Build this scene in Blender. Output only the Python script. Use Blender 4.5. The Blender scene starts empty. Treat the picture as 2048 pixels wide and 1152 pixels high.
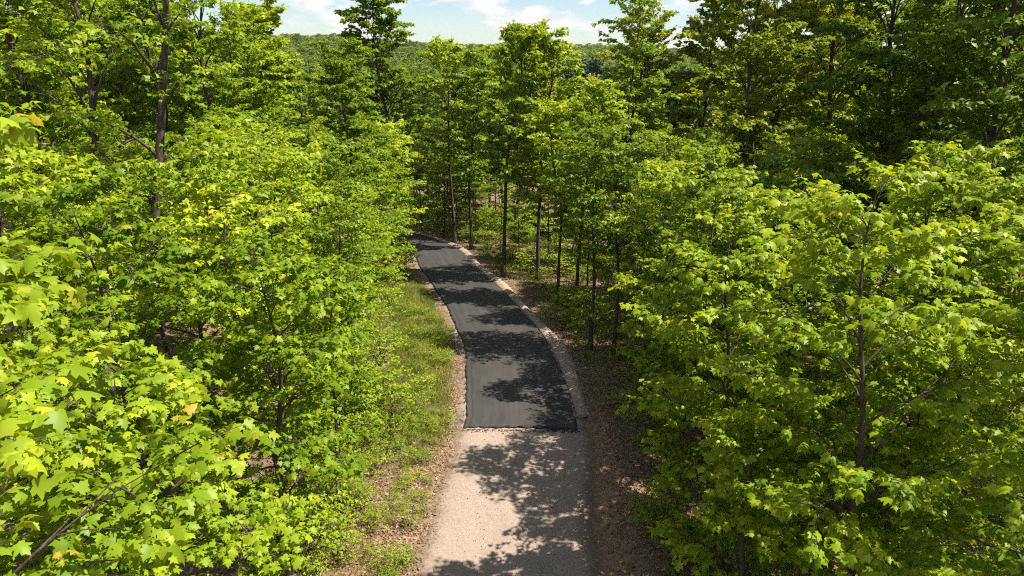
import bpy, math, random
import numpy as np
from mathutils import Matrix, Vector

# ------------------------------------------------------------------ camera, sky, sun, exposure
sc = bpy.context.scene
col = sc.collection
R = math.radians
EYE = Vector((0.0, 0.0, 11.2))

cam_d = bpy.data.cameras.new('camera')
cam_d.sensor_width = 36.0
cam_d.lens = 24.0
cam_d.clip_end = 9000
cam = bpy.data.objects.new('camera', cam_d)
col.objects.link(cam)
cam.location = EYE
cam.rotation_euler = (R(90 - 18.7), R(-0.35), 0)
sc.camera = cam

SUN_EL, SUN_AZ = R(57.5), R(93)          # azimuth clockwise from +Y (view direction): sun on the right, a little behind
sun_dir = Vector((math.sin(SUN_AZ) * math.cos(SUN_EL), math.cos(SUN_AZ) * math.cos(SUN_EL), math.sin(SUN_EL)))
sun_d = bpy.data.lights.new('sun', 'SUN')
sun_d.energy = 5.0
sun_d.angle = R(0.53)
sun_d.color = (1.0, 0.93, 0.81)
sun = bpy.data.objects.new('sun', sun_d)
col.objects.link(sun)
sun.rotation_euler = sun_dir.to_track_quat('Z', 'Y').to_euler()
sun.location = (40, -6, 60)

sc.view_settings.view_transform = 'Standard'
sc.view_settings.look = 'None'
sc.view_settings.gamma = 1
sc.view_settings.use_curve_mapping = False
sc.view_settings.exposure = 1.1

sc.cycles.max_bounces = 7
sc.cycles.diffuse_bounces = 4
sc.cycles.glossy_bounces = 2
sc.cycles.transmission_bounces = 4
sc.cycles.transparent_max_bounces = 4
sc.cycles.caustics_reflective = False
sc.cycles.caustics_refractive = False
sc.cycles.use_denoising = False
sc.cycles.filter_width = 1.1
sc.cycles.use_adaptive_sampling = True
sc.cycles.adaptive_threshold = 0.02

world = bpy.data.worlds.new('World')
sc.world = world
world.use_nodes = True
wn, wl = world.node_tree.nodes, world.node_tree.links
wn.clear()
wo = wn.new('ShaderNodeOutputWorld')
bg = wn.new('ShaderNodeBackground')
bg.inputs['Strength'].default_value = 0.064
sky = wn.new('ShaderNodeTexSky')
sky.sky_type = 'NISHITA'
sky.sun_disc = False
sky.sun_elevation = SUN_EL
sky.sun_rotation = SUN_AZ
sky.altitude = 300
sky.air_density = 1.0
sky.dust_density = 0.25
sky.ozone_density = 1.0
tc = wn.new('ShaderNodeTexCoord')
mp = wn.new('ShaderNodeMapping')
mp.inputs['Scale'].default_value = (12.0, 12.0, 30.0)
mp.inputs['Location'].default_value = (1.7, 0.6, 3.1)
nz = wn.new('ShaderNodeTexNoise')
nz.inputs['Scale'].default_value = 1.0
nz.inputs['Detail'].default_value = 7
nz.inputs['Roughness'].default_value = 0.56
rp = wn.new('ShaderNodeValToRGB')
rp.color_ramp.elements[0].position = 0.50
rp.color_ramp.elements[1].position = 0.62
nz2 = wn.new('ShaderNodeTexNoise')
nz2.inputs['Scale'].default_value = 2.3
nz2.inputs['Detail'].default_value = 4
cr = wn.new('ShaderNodeValToRGB')
cr.color_ramp.elements[0].position = 0.35
cr.color_ramp.elements[0].color = (7.0, 6.6, 6.7, 1)
cr.color_ramp.elements[1].position = 0.65
cr.color_ramp.elements[1].color = (9.6, 8.8, 8.5, 1)
mixc = wn.new('ShaderNodeMix')
mixc.data_type = 'RGBA'
wl.new(tc.outputs['Generated'], mp.inputs['Vector'])
wl.new(mp.outputs[0], nz.inputs['Vector'])
wl.new(mp.outputs[0], nz2.inputs['Vector'])
wl.new(nz.outputs['Fac'], rp.inputs['Fac'])
wl.new(nz2.outputs['Fac'], cr.inputs['Fac'])
wl.new(rp.outputs['Color'], mixc.inputs['Factor'])
tintn = wn.new('ShaderNodeMix')
tintn.data_type = 'RGBA'
tintn.blend_type = 'MULTIPLY'
tintn.inputs['Factor'].default_value = 1.0
tintn.inputs['B'].default_value = (0.93, 0.99, 1.07, 1)
wl.new(sky.outputs['Color'], tintn.inputs['A'])
wl.new(tintn.outputs['Result'], mixc.inputs['A'])
wl.new(cr.outputs['Color'], mixc.inputs['B'])
wl.new(mixc.outputs['Result'], bg.inputs['Color'])
wl.new(bg.outputs[0], wo.inputs['Surface'])

# ------------------------------------------------------------------ helpers
def props(o, label=None, cat=None, group=None, kind=None):
    if label: o['label'] = label
    if cat: o['category'] = cat
    if group: o['group'] = group
    if kind: o['kind'] = kind
    return o

def np_mesh(name, V, F, attrs=None, smooth=False):
    """V (n,3) float, F list of (m,k) int arrays (tris and quads mixed), attrs {name: per-vertex float}"""
    me = bpy.data.meshes.new(name)
    V = np.asarray(V, np.float32)
    me.vertices.add(len(V))
    me.vertices.foreach_set('co', V.ravel())
    F = [np.asarray(f, np.int32) for f in F if len(f)]
    nl = sum(f.size for f in F)
    nf = sum(len(f) for f in F)
    me.loops.add(nl)
    me.loops.foreach_set('vertex_index', np.concatenate([f.ravel() for f in F]))
    me.polygons.add(nf)
    st, k = [], 0
    for f in F:
        st.append(k + np.arange(len(f)) * f.shape[1])
        k += f.size
    me.polygons.foreach_set('loop_start', np.concatenate(st).astype(np.int32))
    if smooth:
        me.polygons.foreach_set('use_smooth', np.ones(nf, bool))
    for an, av in (attrs or {}).items():
        a = me.attributes.new(an, 'FLOAT', 'POINT')
        a.data.foreach_set('value', np.asarray(av, np.float32))
    me.update(calc_edges=True)
    return me

def obj(name, me, mat=None, parent=None, loc=None):
    o = bpy.data.objects.new(name, me)
    col.objects.link(o)
    if mat and not me.materials: me.materials.append(mat)
    if parent: o.parent = parent
    if loc is not None: o.location = loc
    return o

def empty(name, loc, rz=0.0, s=1.0):
    o = bpy.data.objects.new(name, None)
    col.objects.link(o)
    o.empty_display_size = 0.3
    o.location = loc
    o.rotation_euler = (0, 0, rz)
    o.scale = (s, s, s)
    return o

def unit(a):
    return a / np.maximum(np.linalg.norm(a, axis=-1, keepdims=True), 1e-9)

class NT:
    """small helper to write node materials"""
    def __init__(s, name):
        s.m = bpy.data.materials.new(name)
        s.m.use_nodes = True
        s.t = s.m.node_tree
        s.t.nodes.clear()
        s.out = s.n('ShaderNodeOutputMaterial')
    def n(s, typ, **kw):
        nd = s.t.nodes.new(typ)
        for k, v in kw.items():
            if k in nd.inputs: nd.inputs[k].default_value = v
            else: setattr(nd, k, v)
        return nd
    def l(s, a, b): s.t.links.new(a, b)
    def ramp(s, src, stops, interp='LINEAR'):
        r = s.n('ShaderNodeValToRGB')
        e = r.color_ramp.elements
        r.color_ramp.interpolation = interp
        while len(e) < len(stops): e.new(0.5)
        for i, (p, c) in enumerate(stops):
            e[i].position = p
            e[i].color = (c[0], c[1], c[2], 1) if isinstance(c, tuple) else (c, c, c, 1)
        s.l(src, r.inputs['Fac'])
        return r.outputs['Color']
    def mix(s, f, a, b, blend='MIX'):
        m = s.n('ShaderNodeMix', data_type='RGBA', blend_type=blend)
        for inp, v in (('Factor', f), ('A', a), ('B', b)):
            if hasattr(v, 'is_linked'): s.l(v, m.inputs[inp])
            else: m.inputs[inp].default_value = v if inp == 'Factor' else (*v, 1)
        return m.outputs['Result']
    def math(s, op, a, b=None):
        m = s.n('ShaderNodeMath', operation=op)
        for i, v in enumerate((a, b)):
            if v is None: continue
            if hasattr(v, 'is_linked'): s.l(v, m.inputs[i])
            else: m.inputs[i].default_value = v
        return m.outputs[0]
    def noise(s, vec, scale, detail=4, rough=0.55):
        n = s.n('ShaderNodeTexNoise', Scale=scale, Detail=detail, Roughness=rough)
        if vec is not None: s.l(vec, n.inputs['Vector'])
        return n.outputs['Fac']
    def attr(s, name):
        a = s.n('ShaderNodeAttribute')
        a.attribute_name = name
        return a.outputs['Fac']
    def pos(s): return s.n('ShaderNodeNewGeometry').outputs['Position']
    def objco(s): return s.n('ShaderNodeTexCoord').outputs['Object']
    def bsdf(s, color, rough=0.8, spec=0.3, bump=None, bstr=0.3, bdist=0.02):
        p = s.n('ShaderNodeBsdfPrincipled')
        if hasattr(color, 'is_linked'): s.l(color, p.inputs['Base Color'])
        else: p.inputs['Base Color'].default_value = (*color, 1)
        if hasattr(rough, 'is_linked'): s.l(rough, p.inputs['Roughness'])
        else: p.inputs['Roughness'].default_value = rough
        p.inputs['Specular IOR Level'].default_value = spec
        if bump is not None:
            b = s.n('ShaderNodeBump', Strength=bstr, Distance=bdist)
            s.l(bump, b.inputs['Height'])
            s.l(b.outputs[0], p.inputs['Normal'])
        return p.outputs[0]
    def done(s, sh):
        s.l(sh, s.out.inputs['Surface'])
        return s.m

def leaf_material(name, dark, mid, light, tip, trans_gain=1.5, trans=0.38, hue_var=0.9, val_var=0.42):
    t = NT(name)
    tint = t.attr('tint')
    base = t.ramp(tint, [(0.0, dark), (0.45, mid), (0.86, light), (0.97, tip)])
    rnd = t.n('ShaderNodeObjectInfo').outputs['Random']
    v = t.math('ADD', t.math('MULTIPLY', rnd, val_var), 1.0 - val_var*0.5)
    hsv = t.n('ShaderNodeHueSaturation')
    t.l(base, hsv.inputs['Color'])
    t.l(v, hsv.inputs['Value'])
    t.l(t.math('ADD', t.math('MULTIPLY', rnd, -0.022 * hue_var), 0.5 + 0.011 * hue_var), hsv.inputs['Hue'])
    c = hsv.outputs['Color']
    p = t.n('ShaderNodeBsdfPrincipled')
    t.l(c, p.inputs['Base Color'])
    p.inputs['Roughness'].default_value = 0.44
    p.inputs['Specular IOR Level'].default_value = 0.22
    tr = t.n('ShaderNodeBsdfTranslucent')
    t.l(t.mix(1.0, c, (trans_gain * 1.12, trans_gain, trans_gain * 0.55), 'MULTIPLY'), tr.inputs['Color'])
    ms = t.n('ShaderNodeMixShader', Fac=trans)
    t.l(p.outputs[0], ms.inputs[1])
    t.l(tr.outputs[0], ms.inputs[2])
    return t.done(ms.outputs[0])

M = {}
M['leaf'] = leaf_material('maple_leaf', (0.074, 0.150, 0.005), (0.157, 0.250, 0.008), (0.318, 0.390, 0.019), (0.42, 0.36, 0.04))
M['leaf_lime'] = leaf_material('lime_leaf', (0.108, 0.192, 0.006), (0.224, 0.320, 0.012), (0.368, 0.435, 0.026), (0.48, 0.36, 0.05))
M['leaf_yellow'] = leaf_material('yellow_leaf', (0.110, 0.170, 0.006), (0.210, 0.272, 0.010), (0.360, 0.390, 0.022), (0.44, 0.38, 0.04))
M['leaf_deep'] = leaf_material('deep_leaf', (0.048, 0.105, 0.006), (0.092, 0.168, 0.008), (0.190, 0.260, 0.014), (0.30, 0.26, 0.04))
M['leaf_far'] = leaf_material('canopy_leaf', (0.062, 0.118, 0.006), (0.125, 0.195, 0.009), (0.250, 0.300, 0.018), (0.40, 0.30, 0.04), hue_var=1.6, val_var=0.75)
M['needle'] = leaf_material('needle', (0.020, 0.042, 0.018), (0.030, 0.058, 0.024), (0.045, 0.075, 0.030), (0.06, 0.08, 0.03), 1.0, 0.15)
M['grass'] = leaf_material('grass_blade', (0.085, 0.135, 0.020), (0.165, 0.220, 0.035), (0.310, 0.310, 0.085), (0.46, 0.38, 0.19))
M['dry_leaf'] = leaf_material('dry_leaf', (0.10, 0.055, 0.030), (0.24, 0.145, 0.085), (0.40, 0.27, 0.175), (0.52, 0.40, 0.30), 1.0, 0.15, 0.3)

t = NT('bark')
oc = t.objco()
mpv = t.n('ShaderNodeMapping')
mpv.inputs['Scale'].default_value = (1, 1, 0.22)
t.l(oc, mpv.inputs['Vector'])
n1 = t.noise(mpv.outputs[0], 22, 6, 0.65)
n2 = t.noise(oc, 2.1, 4, 0.6)
c = t.ramp(n1, [(0.30, (0.030, 0.022, 0.016)), (0.55, (0.080, 0.062, 0.047)), (0.75, (0.165, 0.135, 0.108))])
c = t.mix(t.ramp(n2, [(0.57, 0.0), (0.70, 0.45)]), c, (0.20, 0.185, 0.155))
M['bark'] = t.done(t.bsdf(c, 0.9, 0.2, n1, 0.6, 0.03))

t = NT('asphalt')
P = t.pos()
ac = t.attr('across')
comb = t.n('ShaderNodeCombineXYZ')
t.l(t.math('MULTIPLY', ac, 9.0), comb.inputs[0])
t.l(t.math('MULTIPLY', t.attr('along'), 0.16), comb.inputs[1])
streak = t.noise(comb.outputs[0], 1.7, 5, 0.6)
fine = t.noise(P, 55, 3, 0.7)
big = t.noise(P, 0.9, 4, 0.6)
c = t.ramp(streak, [(0.30, (0.028, 0.026, 0.026)), (0.52, (0.040, 0.037, 0.035)), (0.72, (0.060, 0.054, 0.050))])
c = t.mix(t.ramp(big, [(0.42, 0.0), (0.7, 0.45)]), c, (0.064, 0.057, 0.052))
c = t.mix(t.ramp(fine, [(0.60, 0.0), (0.74, 0.6)]), c, (0.105, 0.096, 0.09))
# darker seam lines where the paver passes meet near the edge
seam = t.ramp(ac, [(0.035, 0.0), (0.05, 0.75), (0.065, 0.0), (0.93, 0.0), (0.945, 0.35), (0.955, 0.0)])
c = t.mix(seam, c, (0.022, 0.021, 0.022))
M['asphalt'] = t.done(t.bsdf(c, 0.72, 0.35, fine, 0.55, 0.012))

t = NT('gravel')
P = t.pos()
vor = t.n('ShaderNodeTexVoronoi', Scale=38.0)
t.l(P, vor.inputs['Vector'])
st1 = t.ramp(vor.outputs['Color'], [(0.1, (0.225, 0.170, 0.134)), (0.45, (0.290, 0.224, 0.180)), (0.8, (0.330, 0.260, 0.212)), (0.98, (0.42, 0.35, 0.30))])
comb = t.n('ShaderNodeCombineXYZ')
t.l(t.math('MULTIPLY', t.attr('across'), 7.0), comb.inputs[0])
t.l(t.math('MULTIPLY', t.attr('along'), 0.22), comb.inputs[1])
track = t.noise(comb.outputs[0], 1.5, 4, 0.6)
big = t.noise(P, 0.55, 5, 0.62)
mid = t.noise(P, 9.0, 4, 0.65)
c = t.mix(t.ramp(track, [(0.42, 0.0), (0.66, 0.40)]), st1, (0.325, 0.255, 0.208))
c = t.mix(t.ramp(big, [(0.50, 0.0), (0.70, 0.40)]), c, (0.230, 0.176, 0.142))
c = t.mix(t.ramp(mid, [(0.34, 0.30), (0.50, 0.0)]), c, (0.180, 0.140, 0.115))
marg = t.ramp(t.attr('across'), [(0.0, 1.0), (0.12, 0.0), (0.86, 0.0), (1.0, 1.0)])
c = t.mix(t.ramp(t.math('ADD', t.math('MULTIPLY', marg, 0.45), mid), [(0.60, 0.0), (0.85, 0.85)]), c, (0.160, 0.108, 0.074))
M['gravel'] = t.done(t.bsdf(c, 0.93, 0.15, vor.outputs['Distance'], 0.3, 0.012))

t = NT('shoulder_stone')
P = t.pos()
vor = t.n('ShaderNodeTexVoronoi', Scale=26.0)
t.l(P, vor.inputs['Vector'])
c = t.ramp(vor.outputs['Color'], [(0.1, (0.215, 0.160, 0.118)), (0.5, (0.340, 0.262, 0.200)), (0.95, (0.50, 0.41, 0.33))])
big = t.noise(P, 1.1, 5, 0.6)
c = t.mix(t.ramp(big, [(0.45, 0.0), (0.68, 0.55)]), c, (0.260, 0.195, 0.150))
M['shoulder'] = t.done(t.bsdf(c, 0.95, 0.15, t.noise(P, 14, 5, 0.7), 0.7, 0.05))

t = NT('forest_floor')
P = t.pos()
n1 = t.noise(P, 6.5, 6, 0.68)
n2 = t.noise(P, 0.45, 5, 0.6)
n3 = t.noise(P, 28.0, 3, 0.6)
litter = t.ramp(n1, [(0.30, (0.070, 0.046, 0.030)), (0.50, (0.180, 0.120, 0.080)), (0.70, (0.330, 0.235, 0.165))])
green = t.ramp(n1, [(0.30, (0.025, 0.042, 0.010)), (0.60, (0.080, 0.120, 0.022)), (0.8, (0.150, 0.180, 0.045))])
gz = t.math('ADD', t.math('MULTIPLY', t.attr('verdure'), 0.9), t.math('SUBTRACT', n2, 0.5))
c = t.mix(t.ramp(gz, [(0.34, 0.0), (0.62, 0.9)]), litter, green)
clay = t.math('MULTIPLY', t.attr('clay'), t.ramp(n2, [(0.3, 0.35), (0.6, 1.0)]))
c = t.mix(clay, c, t.ramp(n3, [(0.3, (0.300, 0.165, 0.090)), (0.7, (0.480, 0.300, 0.185))]))
M['floor'] = t.done(t.bsdf(c, 0.95, 0.1, n1, 0.8, 0.08))

t = NT('sign_yellow')
M['sign_yellow'] = t.done(t.bsdf(t.mix(t.noise(t.objco(), 9, 4), (0.90, 0.76, 0.16), (0.84, 0.70, 0.20)), 0.45, 0.4))
t = NT('sign_black')
M['sign_black'] = t.done(t.bsdf(t.mix(t.noise(t.objco(), 9, 4), (0.014, 0.014, 0.015), (0.025, 0.025, 0.026)), 0.5, 0.4))
t = NT('galvanised')
M['post'] = t.done(t.bsdf(t.mix(t.noise(t.objco(), 12, 5), (0.20, 0.20, 0.19), (0.12, 0.12, 0.115)), 0.55, 0.5))

# ------------------------------------------------------------------ terrain
KN = np.array([(-60, 1), (0, .1), (16, 0), (22, -.25), (30, -.95), (40, -1.9), (55, -3.4), (75, -5.4), (110, -9), (160, -13), (220, -15), (9000, -15)], float)
def prof(w):
    return sum(np.interp(w + o, KN[:, 0], KN[:, 1]) for o in (-4, -2, 0, 2, 4)) / 5

CL = np.array([(0.05, -14), (0.0, -4), (-0.05, 6), (0.0, 12.6), (0.15, 15.5), (0.33, 19.4), (0.2, 23.1), (-0.1, 26.8), (-0.95, 31.4), (-2.15, 36.5), (-4.0, 43.3), (-6.2, 51.5), (-8.4, 56), (-12.8, 61.5), (-21, 67), (-34, 71)], float)
def smooth_path(P, n):
    d = np.r_[0, np.cumsum(np.linalg.norm(np.diff(P, axis=0), axis=1))]
    m = np.gradient(P, d, axis=0)
    s = np.linspace(0, d[-1], n)
    i = np.clip(np.searchsorted(d, s) - 1, 0, len(d) - 2)
    h = (d[i + 1] - d[i])[:, None]
    u = ((s - d[i]) / (d[i + 1] - d[i]))[:, None]
    return ((2*u**3 - 3*u**2 + 1) * P[i] + (u**3 - 2*u**2 + u) * h * m[i] + (-2*u**3 + 3*u**2) * P[i + 1] + (u**3 - u**2) * h * m[i + 1]), s
ROAD, ROAD_S = smooth_path(CL, 920)
ROAD_T = unit(np.gradient(ROAD, axis=0))
ROAD_N = np.stack([ROAD_T[:, 1], -ROAD_T[:, 0]], 1)      # towards the sign's side of the road

def road_dist(x, y):
    x = np.asarray(x, float).ravel()
    y = np.asarray(y, float).ravel()
    out = np.empty(len(x))
    side = np.empty(len(x))
    Q = ROAD[::6]
    Nn = ROAD_N[::6]
    for a in range(0, len(x), 4000):
        dx = x[a:a+4000, None] - Q[None, :, 0]
        dy = y[a:a+4000, None] - Q[None, :, 1]
        d2 = dx*dx + dy*dy
        k = d2.argmin(1)
        r = np.arange(len(k))
        out[a:a+4000] = np.sqrt(d2[r, k])
        side[a:a+4000] = np.sign(dx[r, k] * Nn[k, 0] + dy[r, k] * Nn[k, 1])
    return out, side

def sstep(a, b, v):
    u = np.clip((v - a) / (b - a), 0, 1)
    return u * u * (3 - 2 * u)

def bumps(x, y):
    return (np.sin(x*0.83 + 1.3*np.sin(y*0.41)) * np.cos(y*0.71 + 0.9*np.sin(x*0.33)) * 0.10
            + np.sin(x*2.3 + y*1.1) * np.cos(y*2.7 - x*0.6) * 0.035)

def ground_z(x, y):
    x = np.asarray(x, float)
    y = np.asarray(y, float)
    w = np.where(y > 0, y, y * 0.5) + np.maximum(0, np.abs(x) - 14) * 0.30
    z = prof(w)
    d = np.hypot(x, y)
    az = np.degrees(np.arctan2(x, np.maximum(y, 1e-3)))
    ridge = np.interp(az, [-90, -45, -20, -4, 8, 20, 45, 90], [31, 29, 23, 15, 10, 8, 6, 5]) + 2.5*np.sin(az*0.31) + 1.2*np.sin(az*0.9+1)
    z = z + sstep(240, 1050, d) * ridge - sstep(1200, 3000, d) * 40
    rd, side = road_dist(x, y)
    rd = rd.reshape(x.shape)
    side = side.reshape(x.shape)
    off = sstep(2.6, 6.0, rd)
    z = z + off * bumps(x, y) + off * np.where(side < 0, 0.10, -0.05)
    z = z - 0.05 * (1 - sstep(2.3, 3.0, rd))
    return z

def gz(x, y):
    return float(ground_z(np.array([x]), np.array([y]))[0])

g = np.sinh(np.linspace(-1, 1, 331) * 6.4) / math.sinh(6.4) * 3200
gx = np.unique(np.round(np.r_[g[np.abs(g) > 14], np.arange(-14, 14.01, 0.5)], 3))
gy = np.unique(np.round(np.r_[(g + 25)[np.abs(g) > 38], np.arange(-12, 62.01, 0.5)], 3))
XX, YY = np.meshgrid(gx, gy)
ZZ = ground_z(XX.ravel(), YY.ravel())
nx, ny = len(gx), len(gy)
ii = (np.arange(ny - 1)[:, None] * nx + np.arange(nx - 1)[None, :]).ravel()
quads = np.stack([ii, ii + 1, ii + nx + 1, ii + nx], 1)
rd, side = road_dist(XX, YY)
yr = YY.ravel()
xr = XX.ravel()
left_verge = (.55 + .45*np.sin(xr*1.9 + 1.5*np.sin(yr*.9))*np.cos(yr*1.3)) * np.where(side < 0, np.exp(-((rd - 3.4) / 1.2)**2), 0) * sstep(15, 20, yr) * (1 - sstep(40, 50, yr))
verd = 0.30 + 0.75*left_verge + 0.05*sstep(5, 12, rd) + np.where(side > 0, 0.22*np.exp(-((rd - 3.6)/1.0)**2), 0)
verd = np.where((rd < 2.9) & ((side > 0) | (yr < 19)), verd*0.3, verd)
verd = np.where(yr > 53, 0.12, verd)
clay = np.where(side > 0, np.exp(-((rd - 2.6)/0.45)**2), 0) * (1 - sstep(16, 22, yr)) + 0.8*np.exp(-((yr - 60)/2.2)**2 - ((xr + 8)/2.5)**2)
gm = np_mesh('ground', np.stack([xr, yr, ZZ], 1), [quads], {'verdure': verd, 'clay': np.clip(clay, 0, 1)}, True)
props(obj('ground', gm, M['floor']), kind='structure')

rng = np.random.default_rng(11)
def wob(s, amp, seed):
    return amp * (np.sin(s*0.9 + seed) * 0.45 + np.sin(s*2.3 + seed*2.1) * 0.3 + np.sin(s*5.7 + seed*3.7) * 0.25 + np.sin(s*11.3 + seed*5.1) * 0.2)

def ribbon(name, i0, i1, left, right, dz, mat, nacr=12, crown=0.0, ends=0.0, edge=0.0, lift=None, ragged=0.0):
    """a sheet following the road from sample i0 to i1; left/right are offsets (arrays) from the centre line"""
    idx = np.arange(i0, i1)
    a = np.linspace(0, 1, nacr)
    off = left[:, None] * (1 - a)[None] + right[:, None] * a[None]
    p = ROAD[idx][:, None, :] + ROAD_N[idx][:, None, :] * off[..., None]
    z = prof(np.where(p[..., 1] > 0, p[..., 1], p[..., 1]*0.5)) + dz + crown * (1 - (2*a - 1)**2)[None]
    if lift is not None: z = z + lift(ROAD_S[idx][:, None], a[None], p)
    if ragged > 0:
        j = wob(a*60, ragged, 3.0) + rng.normal(0, ragged*.45, nacr) + ragged*1.6*sstep(.55, 1, a)
        p[0] -= ROAD_T[idx[0]]*np.maximum(j, -.2)[:, None]
        p[1:-1] += rng.normal(0, .004, p[1:-1].shape)
    V = np.concatenate([p, z[..., None]], -1).reshape(-1, 3)
    n, m = len(idx), nacr
    q = (np.arange(n - 1)[:, None] * m + np.arange(m - 1)[None]).ravel()
    F = [np.stack([q, q + 1, q + m + 1, q + m], 1)]
    al = np.repeat(ROAD_S[idx], m)
    acr = np.tile(a, n)
    if edge > 0:                                              # a real edge: drop a skirt all round
        bl = np.r_[np.arange(m), np.arange(1, n) * m + m - 1, (n - 1) * m + np.arange(m - 2, -1, -1), np.arange(n - 2, 0, -1) * m]
        sk = V[bl].copy()
        cen = ROAD[idx][np.clip(bl // m, 0, n - 1)]
        dirn = unit(sk[:, :2] - cen)
        sk[:, :2] += dirn * rng.uniform(0.02, 0.07, (len(bl), 1))
        sk[:, 2] -= edge
        k0 = len(V)
        V = np.vstack([V, sk])
        j = np.arange(len(bl))
        jn = (j + 1) % len(bl)
        F.append(np.stack([bl[jn], bl[j], k0 + j, k0 + jn], 1))
        al = np.r_[al, al[bl]]
        acr = np.r_[acr, acr[bl]]
    me = np_mesh(name, V, F, {'across': acr, 'along': al}, True)
    o = obj(name, me, mat)
    return props(o, kind='structure')

y_of = ROAD[:, 1]
iA = int(np.searchsorted(y_of, 19.4))
nR = len(ROAD)
sA = ROAD_S
ribbon('gravel_road', 0, nR, -2.12 - wob(sA, .17, 1.0) + 0*sA, 2.12 + 0.16*sstep(14, 20, y_of) + wob(sA, .17, 4.0), -0.012, M['gravel'], 22,
       lift=lambda s, a, p: 0.012*np.sin(a*15)*np.cos(s*0.2) - 0.05*((2*a - 1)**8))
sl = slice(iA, nR)
ribbon('asphalt_road', iA, nR, (-1.80 + wob(sA, .055, 2.0))[sl], (1.82 + wob(sA, .055, 6.0))[sl], 0.055, M['asphalt'], 64, crown=0.02, edge=0.075, ragged=.045)
def berm(s, a, p):
    prof_ = 0.13 * np.sin(np.pi * np.clip(a, 0, 1))**0.8
    tread = 0.028 * np.sin(s*15 + 7*np.abs(a - 0.5)) * np.exp(-((s - 38.5)/2.6)**2)
    return prof_ + tread + 0.012*np.sin(s*6.3 + a*9) + 0.01*np.sin(s*17 - a*14)
iB = int(np.searchsorted(y_of, 20.2))
sl = slice(iB, nR)
ribbon('gravel_shoulder', iB, nR, (1.90 + 0*sA)[sl], (2.46 + 0.10*np.sin(sA*0.5))[sl], -0.02, M['shoulder'], 12, lift=berm, edge=0.12)

# ------------------------------------------------------------------ foliage and trees
def leaf_template(lod):
    if lod == 0:        # five-lobed maple blade, folded a little along the rib
        h = [(0.20, -0.10), (0.44, 0.00), (0.31, 0.17), (0.64, 0.40), (0.44, 0.47), (0.25, 0.47), (0.30, 0.66), (0.13, 0.76)]
        out = [(0, 0)] + h + [(0, 1.0)] + [(-x, y) for x, y in h[::-1]]
        pts = out + [(0, 0.30)]
        V = np.array([(x, y, 0.0) for x, y in pts])
        V[:, 2] = 0.12 - 0.34*np.abs(V[:, 0])**1.3 - 0.26*(V[:, 1] - 0.15)**2
        n = len(out)
        F = np.array([(n, (i + 1) % n, i) for i in range(n)])
        F = F[:, [0, 2, 1]]
        V[:, 1] -= 0.05
        return V, F
    if lod == 1:
        pts = [(0, 0), (0.56, 0.20), (0.25, 0.46), (0, 1.0), (-0.25, 0.46), (-0.56, 0.20)]
        V = np.array([(x, y, 0.05 - 0.32*abs(x) - 0.2*(y - 0.2)**2) for x, y in pts])
        F = np.array([(0, 1, 2), (0, 2, 3), (0, 3, 4), (0, 4, 5)])
        return V, F
    pts = [(0, 0), (0.50, 0.48), (0, 1.0), (-0.50, 0.42)]
    V = np.array([(x, y, -0.22*abs(x)) for x, y in pts])
    return V, np.array([(0, 1, 2), (0, 2, 3)])

TPL = [leaf_template(i) for i in range(3)]

def leaves_mesh(name, L, lod):
    P, A, N, S, T, C = L
    V0, F0 = TPL[lod]
    B = np.cross(A, N)
    m = len(V0)
    S3 = S[:, None, None]
    V = P[:, None, :] + S3 * (V0[None, :, 0, None]*B[:, None, :] + V0[None, :, 1, None]*A[:, None, :] + (V0[None, :, 2]*C[:, None])[..., None]*N[:, None, :])
    F = (F0[None] + (np.arange(len(P)) * m)[:, None, None]).reshape(-1, 3)
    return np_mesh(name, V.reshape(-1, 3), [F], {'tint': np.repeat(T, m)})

def tubes_mesh(name, tubes):
    Vs, Qs, k = [], [], 0
    for pts, rad, sides in tubes:
        n = len(pts)
        T = unit(np.gradient(pts, axis=0))
        ref = np.array([1.0, 0.13, 0.07]) if abs(T[0, 2]) > 0.7 else np.array([0.05, 0.07, 1.0])
        X = unit(np.cross(T, ref))
        Y = np.cross(T, X)
        ang = np.arange(sides) * 2*np.pi/sides
        ring = pts[:, None] + rad[:, None, None] * (np.cos(ang)[None, :, None]*X[:, None] + np.sin(ang)[None, :, None]*Y[:, None])
        Vs.append(ring.reshape(-1, 3))
        a = np.arange(n - 1)[:, None]*sides
        j = np.arange(sides)[None]
        jn = (j + 1) % sides
        Qs.append((np.stack([a + j, a + jn, a + sides + jn, a + sides + j], -1).reshape(-1, 4)) + k)
        k += n*sides
    return np_mesh(name, np.vstack(Vs), [np.vstack(Qs)], None, True)

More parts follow.
